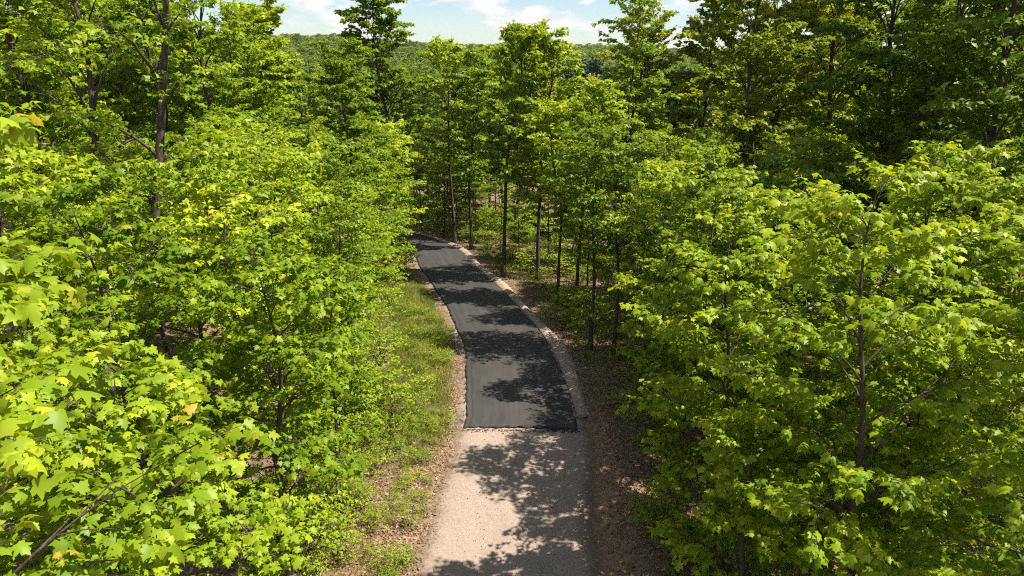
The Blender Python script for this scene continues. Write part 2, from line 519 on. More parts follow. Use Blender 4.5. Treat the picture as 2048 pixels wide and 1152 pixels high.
def grow(seed, H, base, rad, trunk_r, limbs, subs, twigs, nleaf, leaf, profile='egg', lean=(0, 0), wig=0.25,
         stems=1, fine=True, up=1.0, open_=1.0):
    """returns trunk tubes, branch tubes and leaf arrays of one tree, root at the origin"""
    rg = np.random.default_rng(seed)
    trunk, br = [], []
    tw_p, tw_d, tw_l, tw_t = [], [], [], []
    GA = 2.39996
    for sidx in range(stems):
        n = 16
        s = np.linspace(0, 1, n)
        ph = rg.uniform(0, 6.28, 4)
        sa = rg.uniform(0, 6.28) if stems == 1 else sidx*2*np.pi/stems + 0.5
        spread = 0.0 if stems == 1 else 0.21*H
        Hs = H * (1.0 if stems == 1 else rg.uniform(0.82, 1.0))
        cx = lean[0]*s**1.4 + wig*(np.sin(s*5 + ph[0])-np.sin(ph[0]))*s + wig*0.4*(np.sin(s*11 + ph[1])-np.sin(ph[1]))*s + spread*math.cos(sa)*s**0.8
        cy = lean[1]*s**1.4 + wig*(np.sin(s*4.4 + ph[2])-np.sin(ph[2]))*s + wig*0.4*(np.sin(s*10 + ph[3])-np.sin(ph[3]))*s + spread*math.sin(sa)*s**0.8
        if stems > 1:
            cx = cx + 0.12*math.cos(sa)
            cy = cy + 0.12*math.sin(sa)
        ctr = np.stack([cx, cy, s*Hs], 1)
        ctr[0, 2] = -0.25
        tr = trunk_r * ((1 - s)**0.75*0.94 + 0.05) * (1 + 0.55*np.exp(-s*28))
        trunk.append((ctr, tr, 9 if fine else 6))
        nl = limbs if stems == 1 else int(limbs/stems*1.25)
        a0 = rg.uniform(0, 6.28)
        for i in range(nl):
            f = (i + rg.uniform(0.1, 0.9))/nl
            hb = base + (0.985 - base)*f
            u = (hb - base)/(1 - base)
            if profile == 'egg':
                rr = np.interp(u, [0, .15, .4, .7, .9, 1], [.55, .9, 1.0, .78, .45, .18])
            elif profile == 'cone':
                rr = np.interp(u, [0, .1, .5, 1], [.8, 1.0, .62, .06])
            elif profile == 'full':
                rr = np.interp(u, [0, .2, .5, .85, 1], [.55, .85, 1.0, .85, .62])
            elif profile == 'vase':
                rr = np.interp(u, [0, .2, .55, .85, 1], [.5, .75, 1.0, .72, .25])
            else:
                rr = np.interp(u, [0, .2, .5, .8, 1], [.35, .75, 1.0, .85, .35])
            ln = rad*rr*rg.uniform(0.62, 1.22)
            az = a0 + i*GA + rg.uniform(-.5, .5)
            e0 = R(rg.uniform(22, 48) + 24*u)*up
            e1 = R(rg.uniform(-14, 18) + 22*u)*up
            p0 = np.array([np.interp(hb, s, ctr[:, k]) for k in range(3)])
            r0 = np.interp(hb, s, tr)*0.55
            m = 7
            q = np.linspace(0, 1, m)
            el = e0 + (e1 - e0)*q
            aa = az + np.cumsum(rg.normal(0, .12, m))
            step = ln/(m - 1)*1.12
            dv = np.stack([np.cos(el)*np.cos(aa), np.cos(el)*np.sin(aa), np.sin(el)], 1)
            lp = p0 + np.vstack([np.zeros(3), np.cumsum(dv[:-1]*step, 0)])
            lr = np.maximum(min(r0, 0.012 + 0.022*ln)*(1 - q)**0.8, 0.004)
            br.append((lp, lr, 5 if fine else 4))
            ns = max(2, int(round(subs*(0.45 + 0.55*rr)*rg.uniform(.75, 1.25))))
            for j in range(ns + 1):
                tip = j == ns
                qs = 1.0 if tip else 0.28 + 0.72*(j + rg.uniform(0, 1))/ns
                sp = np.array([np.interp(qs, q, lp[:, k]) for k in range(3)])
                sd = 1 if j % 2 else -1
                ad = np.interp(qs, q, aa) + (rg.normal(0, .2) if tip else sd*R(rg.uniform(32, 68)))
                ed = np.interp(qs, q, el)*0.6 + R(rg.uniform(-12, 22))
                sl_ = (0.30*ln*(1.15 - 0.55*qs) + 0.28)*rg.uniform(.7, 1.25)
                mm = 4
                q2 = np.linspace(0, 1, mm)
                e2 = ed - q2*R(14)
                a2 = ad + np.cumsum(rg.normal(0, .13, mm))
                d2 = np.stack([np.cos(e2)*np.cos(a2), np.cos(e2)*np.sin(a2), np.sin(e2)], 1)
                pp = sp + np.vstack([np.zeros(3), np.cumsum(d2[:-1]*sl_/(mm - 1), 0)])
                if fine: br.append((pp, np.linspace(0.011, 0.003, mm), 3))
                nt = max(2, int(round(twigs*rg.uniform(.7, 1.3)*open_)))
                for k in range(nt):
                    qq = 0.15 + 0.85*(k + rg.uniform(.2, 1))/nt
                    tp = np.array([np.interp(qq, q2, pp[:, c_]) for c_ in range(3)])
                    at = np.interp(qq, q2, a2) + (1 if k % 2 else -1)*R(rg.uniform(15, 70))
                    et = np.interp(qq, q2, e2) + R(rg.uniform(-16, 20))
                    tw_p.append(tp)
                    tw_d.append((math.cos(et)*math.cos(at), math.cos(et)*math.sin(at), math.sin(et)))
                    tw_l.append(rg.uniform(.22, .50)*(1 if fine else 1.3))
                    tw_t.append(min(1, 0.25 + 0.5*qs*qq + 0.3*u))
    tp, td, tl, tt = np.array(tw_p), np.array(tw_d), np.array(tw_l), np.array(tw_t)
    nT = len(tp)
    pair = np.tile(np.arange(nleaf), (nT, 1))
    frac = (pair//2*2 + 2)/(nleaf + 1)*1.0
    frac = np.clip(frac + rg.uniform(-.12, .12, frac.shape), 0.05, 1.05)
    sidev = unit(np.cross(td, np.array([0, 0, 1.0])))
    sgn = np.where(pair % 2, 1.0, -1.0)
    A = td[:, None]*rg.uniform(.2, 1.0, (nT, nleaf, 1)) + sidev[:, None]*(sgn*rg.uniform(.3, 1.1, (nT, nleaf)))[..., None] + rg.normal(0, .22, (nT, nleaf, 3))
    A[..., 2] -= rg.uniform(0.15, 1.15, (nT, nleaf))
    A = unit(A)
    P = tp[:, None] + td[:, None]*(tl[:, None]*frac)[..., None] + A*leaf*0.5*rg.uniform(.4, 1.1, (nT, nleaf, 1))
    N = np.array([0, 0, 0.9]) + rg.normal(0, .38, (nT, nleaf, 3))
    P, A, N = P.reshape(-1, 3), A.reshape(-1, 3), N.reshape(-1, 3)
    N = unit(N - A*np.sum(A*N, 1, keepdims=True))
    S = leaf*rg.normal(1.0, .27, len(P)).clip(.42, 1.6)
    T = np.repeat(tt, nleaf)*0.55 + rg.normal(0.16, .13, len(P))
    young = rg.random(nT) < 0.016
    T = np.where(np.repeat(young, nleaf) & (np.tile(np.arange(nleaf), nT) > nleaf*0.55), 0.97, T.clip(0, .9))
    S = np.where(T > .95, S*.75, S)
    C = rg.uniform(.4, 1.8, len(P))
    return trunk, br, (P, A, N, S, T, C)

PROTO = {}
def proto(key, lod, mat, **kw):
    tr, br, L = grow(**kw)
    PROTO[key] = dict(trunk=tubes_mesh('trunk_' + key, tr), branches=tubes_mesh('branches_' + key, br),
                      crown=leaves_mesh('crown_' + key, L, lod))
    PROTO[key]['trunk'].materials.append(M['bark'])
    PROTO[key]['branches'].materials.append(M['bark'])
    PROTO[key]['crown'].materials.append(M[mat])
    PROTO[key]['H'] = kw['H']
    return L

def recolour(src, dst, mat):
    """the same growth form in another leaf colour"""
    PROTO[dst] = dict(PROTO[src])
    m = PROTO[src]['crown'].copy()
    m.materials.clear()
    m.materials.append(M[mat])
    PROTO[dst]['crown'] = m

def plant(key, name, x, y, label, cat='tree', group=None, rz=None, s=1.0, sink=0.0, parts=('trunk', 'branches', 'crown'), pnames=None):
    p = PROTO[key]
    root = empty(name, (x, y, gz(x, y) - sink), rnd.uniform(0, 6.28) if rz is None else rz, s)
    root.rotation_euler[0] = rnd.uniform(-.03, .03)
    root.rotation_euler[1] = rnd.uniform(-.03, .03)
    props(root, label, cat, group)
    for k in parts:
        obj((pnames or {}).get(k, k), p[k], None, root)
    return root

rnd = random.Random(5)

# ---- the trees whose leaves can be told apart one by one
LEAFMESH = {}
def leaf_variants(mat):
    if mat not in LEAFMESH:
        LEAFMESH[mat] = []
        V0, F0 = TPL[0]
        for i in range(14):
            rg = np.random.default_rng(70 + i)
            V = V0.copy()
            V[:, 2] *= rg.uniform(.4, 1.9)
            V[:, 0] *= rg.uniform(.9, 1.1)
            V[:, 2] += V[:, 0]*rg.uniform(-.12, .12)
            ti = 0.25 + 0.5*i/13 if i < 13 else 0.97
            me = np_mesh('leaf_blade', V, [F0], {'tint': np.full(len(V), ti)})
            me.materials.append(M[mat])
            LEAFMESH[mat].append(me)
    return LEAFMESH[mat]

def near_tree(x, y, label, mat='leaf', picks=300, s=1.0, **kw):
    tr, br, L = grow(**kw)
    zb = gz(x, y)
    root = empty('maple_tree', (x, y, zb))
    props(root, label, 'maple tree')
    obj('trunk', tubes_mesh('trunk', tr), M['bark'], root)
    obj('branches', tubes_mesh('branches', br), M['bark'], root)
    P, A, N, S, T, C = L
    d = np.linalg.norm(P + np.array([x, y, zb]) - np.array(EYE), axis=1)
    keep = d > 2.3                                   # nothing grows right in front of the lens
    P, A, N, S, T, C = [q[keep] for q in L]
    d = d[keep]
    order = np.argsort(d)
    sel, rest = order[:picks], order[picks:]
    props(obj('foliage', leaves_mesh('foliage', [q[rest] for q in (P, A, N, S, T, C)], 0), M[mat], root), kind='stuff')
    var = leaf_variants(mat)
    B = np.cross(A, N)
    for i in sel:
        vi = 13 if T[i] > .95 else int(np.clip((T[i] - .25)/.5*13, 0, 12.99))
        o = bpy.data.objects.new('leaf', var[vi])
        col.objects.link(o)
        o.parent = root
        b, a, n, p, sz = B[i], A[i], N[i], P[i], S[i]
        o.matrix_local = Matrix(((b[0]*sz, a[0]*sz, n[0]*sz, p[0]), (b[1]*sz, a[1]*sz, n[1]*sz, p[1]), (b[2]*sz, a[2]*sz, n[2]*sz, p[2]), (0, 0, 0, 1)))
    return root

NEAR = dict(trunk_r=0.085, limbs=25, subs=6, twigs=5, nleaf=10, leaf=0.105, base=0.20)
def near(x, y, H, rad, seed, label, mat='leaf', **kw):
    k = dict(NEAR, H=H, rad=rad, seed=seed)
    k.update(kw)
    return near_tree(x, y, label, mat, **k)

# side of the grassy verge
near(-4.9, 4.1, 10.9, 2.2, 101, 'young maple with the largest lime leaves, set back from the loose gravel', 'leaf_lime', base=.30, limbs=29, leaf=.115, nleaf=9)
near(-6.9, 7.0, 9.3, 2.1, 102, 'lime leaved maple between the largest leaved maple and the triple stemmed tree', 'leaf_lime')
near(-4.3, 7.3, 7.6, 1.55, 103, 'low lime green maple with spreading tiers beside the gravel end of the drive', 'leaf_lime', base=.22)
near(-7.4, 11.6, 8.8, 2.0, 104, 'bushy green maple deep behind the low lime maple by the gravel', 'leaf')
near(-4.7, 11.9, 7.7, 1.35, 105, 'slim green maple on the litter bank facing the loose gravel', 'leaf', base=.28, nleaf=8)
# side of the diamond sign
near(5.4, 8.8, 9.5, 2.0, 111, 'tall leafy maple with pale new tips beside the orange clay edge', 'leaf', limbs=27)
near(8.0, 7.4, 9.7, 2.2, 112, 'broad maple with drooping tiers, farther into the woods from the clay edge', 'leaf', limbs=27)
near(4.4, 12.2, 8.2, 1.55, 113, 'short dense maple shading the gravel beside the clay edge', 'leaf', base=.18)
near(7.6, 12.4, 9.4, 2.1, 114, 'round crowned maple behind the short dense maple of the clay edge', 'leaf', limbs=26)
near(4.7, 16.6, 8.8, 1.8, 115, 'maple reaching a branch of yellow tips toward the end of the asphalt', 'leaf', base=.2)
near(11.0, 10.6, 10.2, 2.3, 116, 'wide maple with sunlit top well inside the woods past the clay edge', 'leaf')

near(6.3, 14.6, 8.4, 1.8, 117, 'maple filling the gap between the short dense maple and the yellow tipped one', 'leaf', base=.14)
near(9.4, 14.2, 9.0, 2.0, 118, 'spreading maple behind the gap filling maple of the clay edge', 'leaf', base=.16)
near(3.9, 9.4, 5.2, 1.25, 119, 'shoulder-high bushy maple sapling hugging the clay edge of the gravel', 'leaf', base=.08, limbs=18)
near(6.7, 10.6, 7.2, 1.7, 120, 'leafy maple tucked between the tall pale tipped maple and round crowned one', 'leaf', base=.12)

# ---- growth forms shared by the rest of the wood
Y = dict(H=8.0, base=.17, rad=1.75, trunk_r=.075, limbs=22, subs=6, twigs=5, nleaf=9, leaf=.125)
proto('young_a', 1, 'leaf', seed=201, **Y)
proto('young_b', 1, 'leaf', seed=202, **dict(Y, rad=1.5, base=.24, profile='vase', nleaf=7))
proto('edge_a', 1, 'leaf', seed=204, **dict(Y, H=9.0, rad=1.7, base=.42, profile='vase', trunk_r=.09, nleaf=6))
proto('young_c', 1, 'leaf', seed=203, **dict(Y, rad=2.0, base=.13, limbs=25))
TL = dict(H=16.0, base=.30, rad=2.7, trunk_r=.17, limbs=36, subs=7, twigs=5, nleaf=10, leaf=.168, wig=.5, up=1.45, profile='dome')
proto('tall_a', 1, 'leaf', seed=211, **TL)
proto('tall_b', 1, 'leaf', seed=212, **dict(TL, base=.40, rad=2.5))
proto('tall_c', 1, 'leaf', seed=213, **dict(TL, rad=3.2, limbs=40, base=.25))
MD = dict(H=16.0, base=.33, rad=2.5, trunk_r=.16, limbs=34, subs=6, twigs=4, nleaf=10, leaf=.255, wig=.5, up=1.45, profile='dome')
proto('mid_a', 2, 'leaf', seed=221, **MD)
proto('mid_b', 2, 'leaf', seed=222, **dict(MD, base=.45, rad=2.4))
proto('mid_c', 2, 'leaf', seed=223, **dict(MD, base=.28, rad=2.8, limbs=46))
SL = dict(H=14.0, base=.42, rad=2.25, trunk_r=.13, limbs=27, subs=6, twigs=4, nleaf=9, leaf=.185, profile='dome', wig=.45, up=1.45)
proto('pole_a', 1, 'leaf', seed=231, **SL)
proto('pole_b', 1, 'leaf', seed=232, **dict(SL, base=.34, limbs=34))
FR = dict(H=15.0, base=.22, rad=3.1, trunk_r=.16, limbs=26, subs=4, twigs=3, nleaf=5, leaf=.50, fine=False)
proto('far_a', 2, 'leaf_far', seed=241, **FR)
proto('far_b', 2, 'leaf_far', seed=242, **dict(FR, profile='vase', rad=2.8))
proto('far_c', 2, 'leaf_deep', seed=243, **dict(FR, rad=3.4))
proto('pine', 2, 'needle', seed=251, **dict(FR, H=17, base=.18, rad=2.4, limbs=40, profile='cone', leaf=.42, up=.35))
proto('triple', 1, 'leaf', seed=261, **dict(TL, H=18.0, base=.30, rad=3.0, trunk_r=.19, limbs=46, stems=3, twigs=4, nleaf=8, leaf=.14, wig=.5))
proto('curved', 1, 'leaf', seed=262, **dict(SL, H=16.3, base=.62, rad=2.0, trunk_r=.15, limbs=22, twigs=3, lean=(1.4, 0.3), wig=.45))
proto('lone_tall', 1, 'leaf', seed=263, **dict(TL, H=17.6, base=.22, rad=2.7, limbs=58, leaf=.20, profile='full', up=1.2))
for k in ('young_a', 'young_b', 'young_c', 'mid_a', 'mid_c', 'tall_a', 'tall_c', 'pole_a'):
    recolour(k, k + '_lime', 'leaf_lime')
for k in ('tall_a', 'tall_b', 'mid_a', 'mid_b'):
    recolour(k, k + '_gold', 'leaf_yellow')
for k in ('tall_b', 'tall_c', 'mid_b', 'mid_c', 'young_c'):
    recolour(k, k + '_deep', 'leaf_deep')

PLANTED = []
def where(x, y):
    rd_, sd_ = road_dist([x], [y])
    z_ = ('facing the loose gravel' if y < 19.4 else 'by the blunt asphalt end' if y < 27 else 'by the asphalt curve' if y < 36
          else 'by the diamond sign' if y < 47 else 'by the road bend' if y < 58 else 'past the road bend')
    d_ = rd_[0]
    row = ('first row' if d_ < 5.2 else 'second row' if d_ < 7.6 else 'third row' if d_ < 10.5 else 'fourth row' if d_ < 15 else 'deep woods' if d_ < 24 else 'innermost woods')
    return row, z_, 'verge' if sd_[0] < 0 else 'shoulder'
FORM = {'young_a': 'round', 'young_b': 'slim', 'young_c': 'bushy', 'tall_a': 'full crowned', 'tall_b': 'high crowned', 'tall_c': 'wide crowned',
        'mid_a': 'full crowned', 'mid_b': 'high crowned', 'mid_c': 'wide crowned', 'pole_a': 'pole trunked', 'pole_b': 'narrow'}
def describe(key, x, y, s, word):
    row, z_, side_ = where(x, y)
    size = 'small' if s < .8 else 'big' if s > 1.04 else 'medium'
    tone = 'lime' if 'lime' in key else 'gold-green' if 'gold' in key else 'dark green' if 'deep' in key else 'green'
    return f'{size} {tone} {FORM["_".join(key.split("_")[:2])]} {word}, {row}, {side_} side, {z_}'
def tree(key, x, y, label, group=None, s=1.0, name='maple_tree', rz=None):
    PLANTED.append((x, y))
    return plant(key, name, x, y, label, 'tree', group, rz, s)

# ---- trees one can single out
tree('triple', -12.3, 19.5, 'tall triple stemmed maple with dark trunks above the young maples', rz=-0.5)
tree('lone_tall', -8.35, 49.0, 'tallest full crowned tree poking above the ridge line behind the road bend', s=1.0)
tree('curved', 6.3, 42.5, 'slender bare trunked tree with a curved stem and a small crown on top', rz=0.1)
tree('tall_b', -8.6, 37.0, 'tall tree with a bare leaning trunk over the verge maples', s=.8)
tree('tall_a', -13.0, 31.5, 'tall broad maple in the woods behind the triple stemmed tree', s=1.0)
tree('pole_a_lime', -0.45, 41.3, 'thick straight pole trunk nearest to the diamond sign', s=1.03)
tree('pole_b', 1.7, 40.6, 'second pole trunk beside the diamond sign, next to the thick one')
tree('pole_a_lime', -4.6, 54.2, 'straight dark trunk close to where the asphalt bends out of sight', s=1.08)
tree('pole_b', -3.1, 51.5, 'thin trunk between the road bend and the diamond sign')
tree('edge_a', 3.45, 27.0, 'double stemmed young tree hugging the gravel shoulder', s=1.02)
tree('edge_a', 4.35, 26.3, 'young tree just behind the double stemmed one on the shoulder', s=.95)
tree('edge_a', 5.8, 25.2, 'young tree with pale stem on the sunlit litter by the shoulder', s=.9)
tree('pole_a_lime', 2.6, 35.6, 'pale stemmed pole tree at the dry grass patch by the shoulder', s=.72)
tree('pole_b', 3.6, 35.3, 'thin pole tree behind the dry grass patch by the shoulder', s=.8)

# ---- the woods on the side of the verge
gL = 'young maples lining the grassy verge'
for k, x, y, s in (('young_b', -4.3, 14.6, .80), ('young_b_lime', -5.9, 15.2, 1.02), ('young_c', -8.2, 16.5, 1.12), ('young_a_lime', -7.0, 19.0, 1.05),
                   ('young_b', -6.0, 22.0, .80), ('young_c_lime', -8.4, 21.8, 1.10), ('young_a', -7.1, 24.6, 1.0), ('young_c', -9.6, 26.0, 1.15),
                   ('young_b_lime', -6.4, 27.6, .85), ('young_a', -7.6, 30.0, 1.05), ('young_c_lime', -7.2, 33.6, 1.0), ('young_b', -7.7, 36.3, 1.1),
                   ('young_a_lime', -7.7, 40.3, 1.15), ('young_c', -8.9, 44.6, 1.2), ('young_c', -9.3, 47.3, 1.0), ('young_c_lime', -10.6, 49.2, 1.2), ('young_c', -10.4, 12.4, 1.15), ('young_a', -11.3, 16.8, 1.1),
                   ('young_b', -10.9, 34.5, 1.2), ('young_c_lime', -11.5, 40.0, 1.2), ('young_b', -4.6, 18.6, .40), ('young_b_lime', -12.0, 22.0, 1.1)):
    tree(k, x, y, describe(k, x, y, s, 'young maple'), gL, s)
# ---- the woods on the side of the sign
gR = 'young maples inside the woods past the gravel shoulder'
for k, x, y, s in (('young_c', 6.7, 19.0, 1.0), ('young_a_lime', 5.2, 21.7, 1.0), ('young_b', 8.8, 20.3, 1.1), ('young_a', 7.0, 23.6, 1.08), ('young_c_lime', 9.9, 24.6, 1.12),
                   ('young_b', 7.8, 28.8, 1.1), ('young_a', 7.2, 31.4, .85), ('young_c', 9.6, 32.6, 1.1), ('young_b_lime', 12.2, 29.0, 1.15), ('young_c_deep', 13.1, 20.8, 1.2),
                   ('young_a', 10.8, 16.4, 1.1), ('young_b', 13.9, 15.0, 1.2), ('young_c', 7.4, 37.0, 1.0), ('young_a_lime', 4.6, 38.8, .7), ('young_b', 4.2, 45.2, .85),
                   ('young_c_lime', 9.8, 42.4, 1.1), ('young_a', 2.8, 49.0, .8), ('young_b_lime', .6, 47.2, .62), ('young_a', -.8, 52.0, .7), ('young_c', 12.6, 37.2, 1.1)):
    tree(k, x, y, describe(k, x, y, s, 'young maple'), gR, s)
gD = 'large dark maples of the upper woods'
for k, x, y, s in (('tall_c_deep', 13.6, 18.6, .96), ('tall_b_deep', 13.6, 22.4, .98), ('tall_c_deep', 17.6, 21.6, 1.0), ('tall_b', 16.6, 15.4, .95), ('tall_c_deep', 14.2, 25.4, 1.0), ('tall_a', 20.0, 27.0, 1.05)):
    tree(k, x, y, describe(k, x, y, s, 'towering maple'), gD, s)
gG = 'gold tinted maples'
for k, x, y, s in (('tall_a_gold', 11.2, 31.0, 1.0), ('tall_b_gold', 13.0, 35.6, 1.06), ('tall_a_gold', 15.4, 33.0, 1.08), ('tall_b_gold', 8.2, 47.0, 1.0), ('mid_a_gold', 13.2, 46.0, 1.08), ('mid_b_gold', 17.6, 42.6, 1.1),
                   ('mid_a_gold', .3, 57.0, 1.03)):
    tree(k, x, y, describe(k, x, y, s, 'tall maple'), gG, s)

def clear(x, y, dmin):
    if any((x - a)**2 + (y - b)**2 < dmin*dmin for a, b in PLANTED): return False
    r, sd = road_dist([x], [y])
    return r[0] > (4.2 if y < 50 else 3.2)

def in_view(x, y, pad=4):
    return y > 4 and abs(x) < 0.80*y + pad

# tall trees of the middle ground
mids = ['tall_a', 'tall_b', 'tall_c', 'tall_a_lime', 'tall_c_deep', 'tall_c_lime', 'pole_a', 'pole_b']
mids2 = ['mid_a', 'mid_b', 'mid_c_lime', 'mid_a_lime', 'mid_c_lime', 'mid_a_lime', 'mid_b_deep', 'pole_b', 'pole_a_lime']
cnt = 0
tries = 0
while cnt < 88 and tries < 6000:
    tries += 1
    y = rnd.uniform(22, 78)
    x = rnd.uniform(-.82*y - 3, .82*y + 3)
    if y < 34 and abs(x) < 13: continue
    if not clear(x, y, 3.3): continue
    if -2.6 < x < 1.0 and y < 47: continue
    k = rnd.choice(mids if y < 42 else mids2)
    bend = y > 56 and abs(x + 4) < 24
    sd = -1 if x < -3 else 1
    s_ = rnd.uniform(.86, 1.07) * (.78 if (.02 < x/y < .16 and y > 44) or -.37 < x/y < -.2 else 1)
    tree(k, x, y, describe(k, x, y, s_, 'forest tree'), 'tall trees of the woods', s_)
    cnt += 1
# understorey between them
cnt = 0
tries = 0
under = ['young_a', 'young_b', 'young_c', 'young_a_lime', 'young_c_lime', 'young_b_lime', 'young_c_deep']
while cnt < 46 and tries < 6000:
    tries += 1
    y = rnd.uniform(26, 62)
    x = rnd.uniform(-.8*y, .8*y)
    if not clear(x, y, 2.5) or (-3.5 < x < 3 and y < 56): continue
    k = rnd.choice(under)
    s_ = rnd.uniform(.7, 1.2)
    tree(k, x, y, describe(k, x, y, s_, 'understorey maple'), 'understorey maples', s_)
    cnt += 1
cnt = 0
tries = 0
while cnt < 24 and tries < 6000:
    tries += 1
    y = rnd.uniform(58, 76)
    x = rnd.uniform(-26, 16)
    if not clear(x, y, 2.2): continue
    k = rnd.choice(['young_c_deep', 'young_c', 'young_a', 'young_b'])
    s_ = rnd.uniform(.75, 1.25)
    tree(k, x, y, describe(k, x, y, s_, 'understorey maple'), 'understorey maples', s_)
    cnt += 1
# trees of the valley, as far as they can be told apart
VAL = []
cnt = 0
tries = 0
while cnt < 60 and tries < 8000:
    tries += 1
    y = rnd.uniform(78, 118)
    x = rnd.uniform(-.78*y, .78*y)
    if any((x - a)**2 + (y - b)**2 < 20 for a, b in VAL): continue
    VAL.append((x, y))
    k = rnd.choice(['far_a', 'far_b', 'far_c', 'far_a'])
    s_ = rnd.uniform(.85, 1.15) * (.8 if .02 < x/y < .3 else 1)
    az_ = math.degrees(math.atan2(x, y))
    lab = (('small ' if s_ < .95 else 'big ' if s_ > 1.06 else 'medium ') + {'far_a': 'green round', 'far_b': 'green upright', 'far_c': 'dark green broad'}[k] + ' valley tree '
           + ('beyond the triple stemmed maple' if az_ < -24 else 'beyond the verge maples' if az_ < -12 else 'beyond the tallest full crowned tree' if az_ < -4 else 'beyond the diamond sign' if az_ < 6
              else 'beyond the curved slender tree' if az_ < 14 else 'beyond the gold-green maples' if az_ < 24 else 'beyond the towering dark maples'))
    plant(k, 'broadleaf_tree', x, y, lab, 'tree', 'valley trees', None, s_, parts=('trunk', 'crown'))
    cnt += 1
PINE = []
tries = 0
while len(PINE) < 26 and tries < 3000:
    tries += 1
    y = rnd.uniform(150, 185)
    x = rnd.uniform(6, 46)
    if any((x - a)**2 + (y - b)**2 < 16 for a, b in PINE): continue
    PINE.append((x, y))
    plant('pine', 'pine_tree', x, y, 'dark pine in the conifer stand on the valley slope', 'pine', 'pines on the valley slope', None, rnd.uniform(1.22, 1.45), parts=('trunk', 'crown'))

# the rest of the wood up to the ridge reads as one mass: one object, crowns set on points
def distant_forest():
    rg = np.random.default_rng(77)
    pts = []
    for r0, r1, sp in ((112, 200, 4.6), (200, 330, 5.2), (330, 520, 6.2), (520, 800, 8.0), (800, 1250, 10.5)):
        area = math.radians(96)*(r1*r1 - r0*r0)/2
        n = int(area/(sp*sp))
        r = np.sqrt(rg.uniform(r0*r0, r1*r1, n))
        a = np.radians(rg.uniform(-48, 48, n))
        x, y = r*np.sin(a), r*np.cos(a)
        k = (y > 116) & ~((x > 3) & (x < 48) & (y > 147) & (y < 188))
        sc_ = rg.uniform(.68, 1.32, n)*(sp/5.2)**0.6
        pts.append(np.stack([x, y, sc_], 1)[k])
    pts = np.vstack(pts)
    z = ground_z(pts[:, 0], pts[:, 1])
    me = bpy.data.meshes.new('distant_forest')
    me.vertices.add(len(pts))
    me.vertices.foreach_set('co', np.stack([pts[:, 0], pts[:, 1], z], 1).astype(np.float32).ravel())
    for nm, v in (('scl', pts[:, 2]), ('rotz', rg.uniform(0, 6.28, len(pts)))):
        a = me.attributes.new(nm, 'FLOAT', 'POINT')
        a.data.foreach_set('value', v.astype(np.float32))
    a = me.attributes.new('pick', 'INT', 'POINT')
    a.data.foreach_set('value', rg.integers(0, 3, len(pts)).astype(np.int32))
    o = obj('distant_forest', me)
    props(o, 'unbroken green forest canopy covering the valley and far ridge', 'forest', None, 'stuff')
    ng = bpy.data.node_groups.new('crowns_on_points', 'GeometryNodeTree')
    ng.interface.new_socket('Geometry', in_out='INPUT', socket_type='NodeSocketGeometry')
    ng.interface.new_socket('Geometry', in_out='OUTPUT', socket_type='NodeSocketGeometry')
    gi, go = ng.nodes.new('NodeGroupInput'), ng.nodes.new('NodeGroupOutput')
    ip = ng.nodes.new('GeometryNodeInstanceOnPoints')
    jo = ng.nodes.new('GeometryNodeJoinGeometry')
    srcs = {}
    for q in col.objects:
        if q.type == 'MESH' and q.data in (PROTO['far_a']['crown'], PROTO['far_b']['crown'], PROTO['far_c']['crown']):
            srcs.setdefault(q.data.name, q)
    for q in srcs.values():
        oi = ng.nodes.new('GeometryNodeObjectInfo')
        oi.transform_space = 'ORIGINAL'
        oi.inputs['Object'].default_value = q
        oi.inputs['As Instance'].default_value = True
        ng.links.new(oi.outputs['Geometry'], jo.inputs[0])
    def at(nm, dt):
        n_ = ng.nodes.new('GeometryNodeInputNamedAttribute')
        n_.data_type = dt
        n_.inputs['Name'].default_value = nm
        return n_.outputs['Attribute']
    cx = ng.nodes.new('ShaderNodeCombineXYZ')
    ng.links.new(at('rotz', 'FLOAT'), cx.inputs[2])
    ng.links.new(gi.outputs[0], ip.inputs['Points'])
    ng.links.new(jo.outputs[0], ip.inputs['Instance'])
    ip.inputs['Pick Instance'].default_value = True
    ng.links.new(at('pick', 'INT'), ip.inputs['Instance Index'])
    ng.links.new(cx.outputs[0], ip.inputs['Rotation'])
    ng.links.new(at('scl', 'FLOAT'), ip.inputs['Scale'])
    ng.links.new(ip.outputs[0], go.inputs[0])
    md = o.modifiers.new('crowns', 'NODES')
    md.node_group = ng
distant_forest()

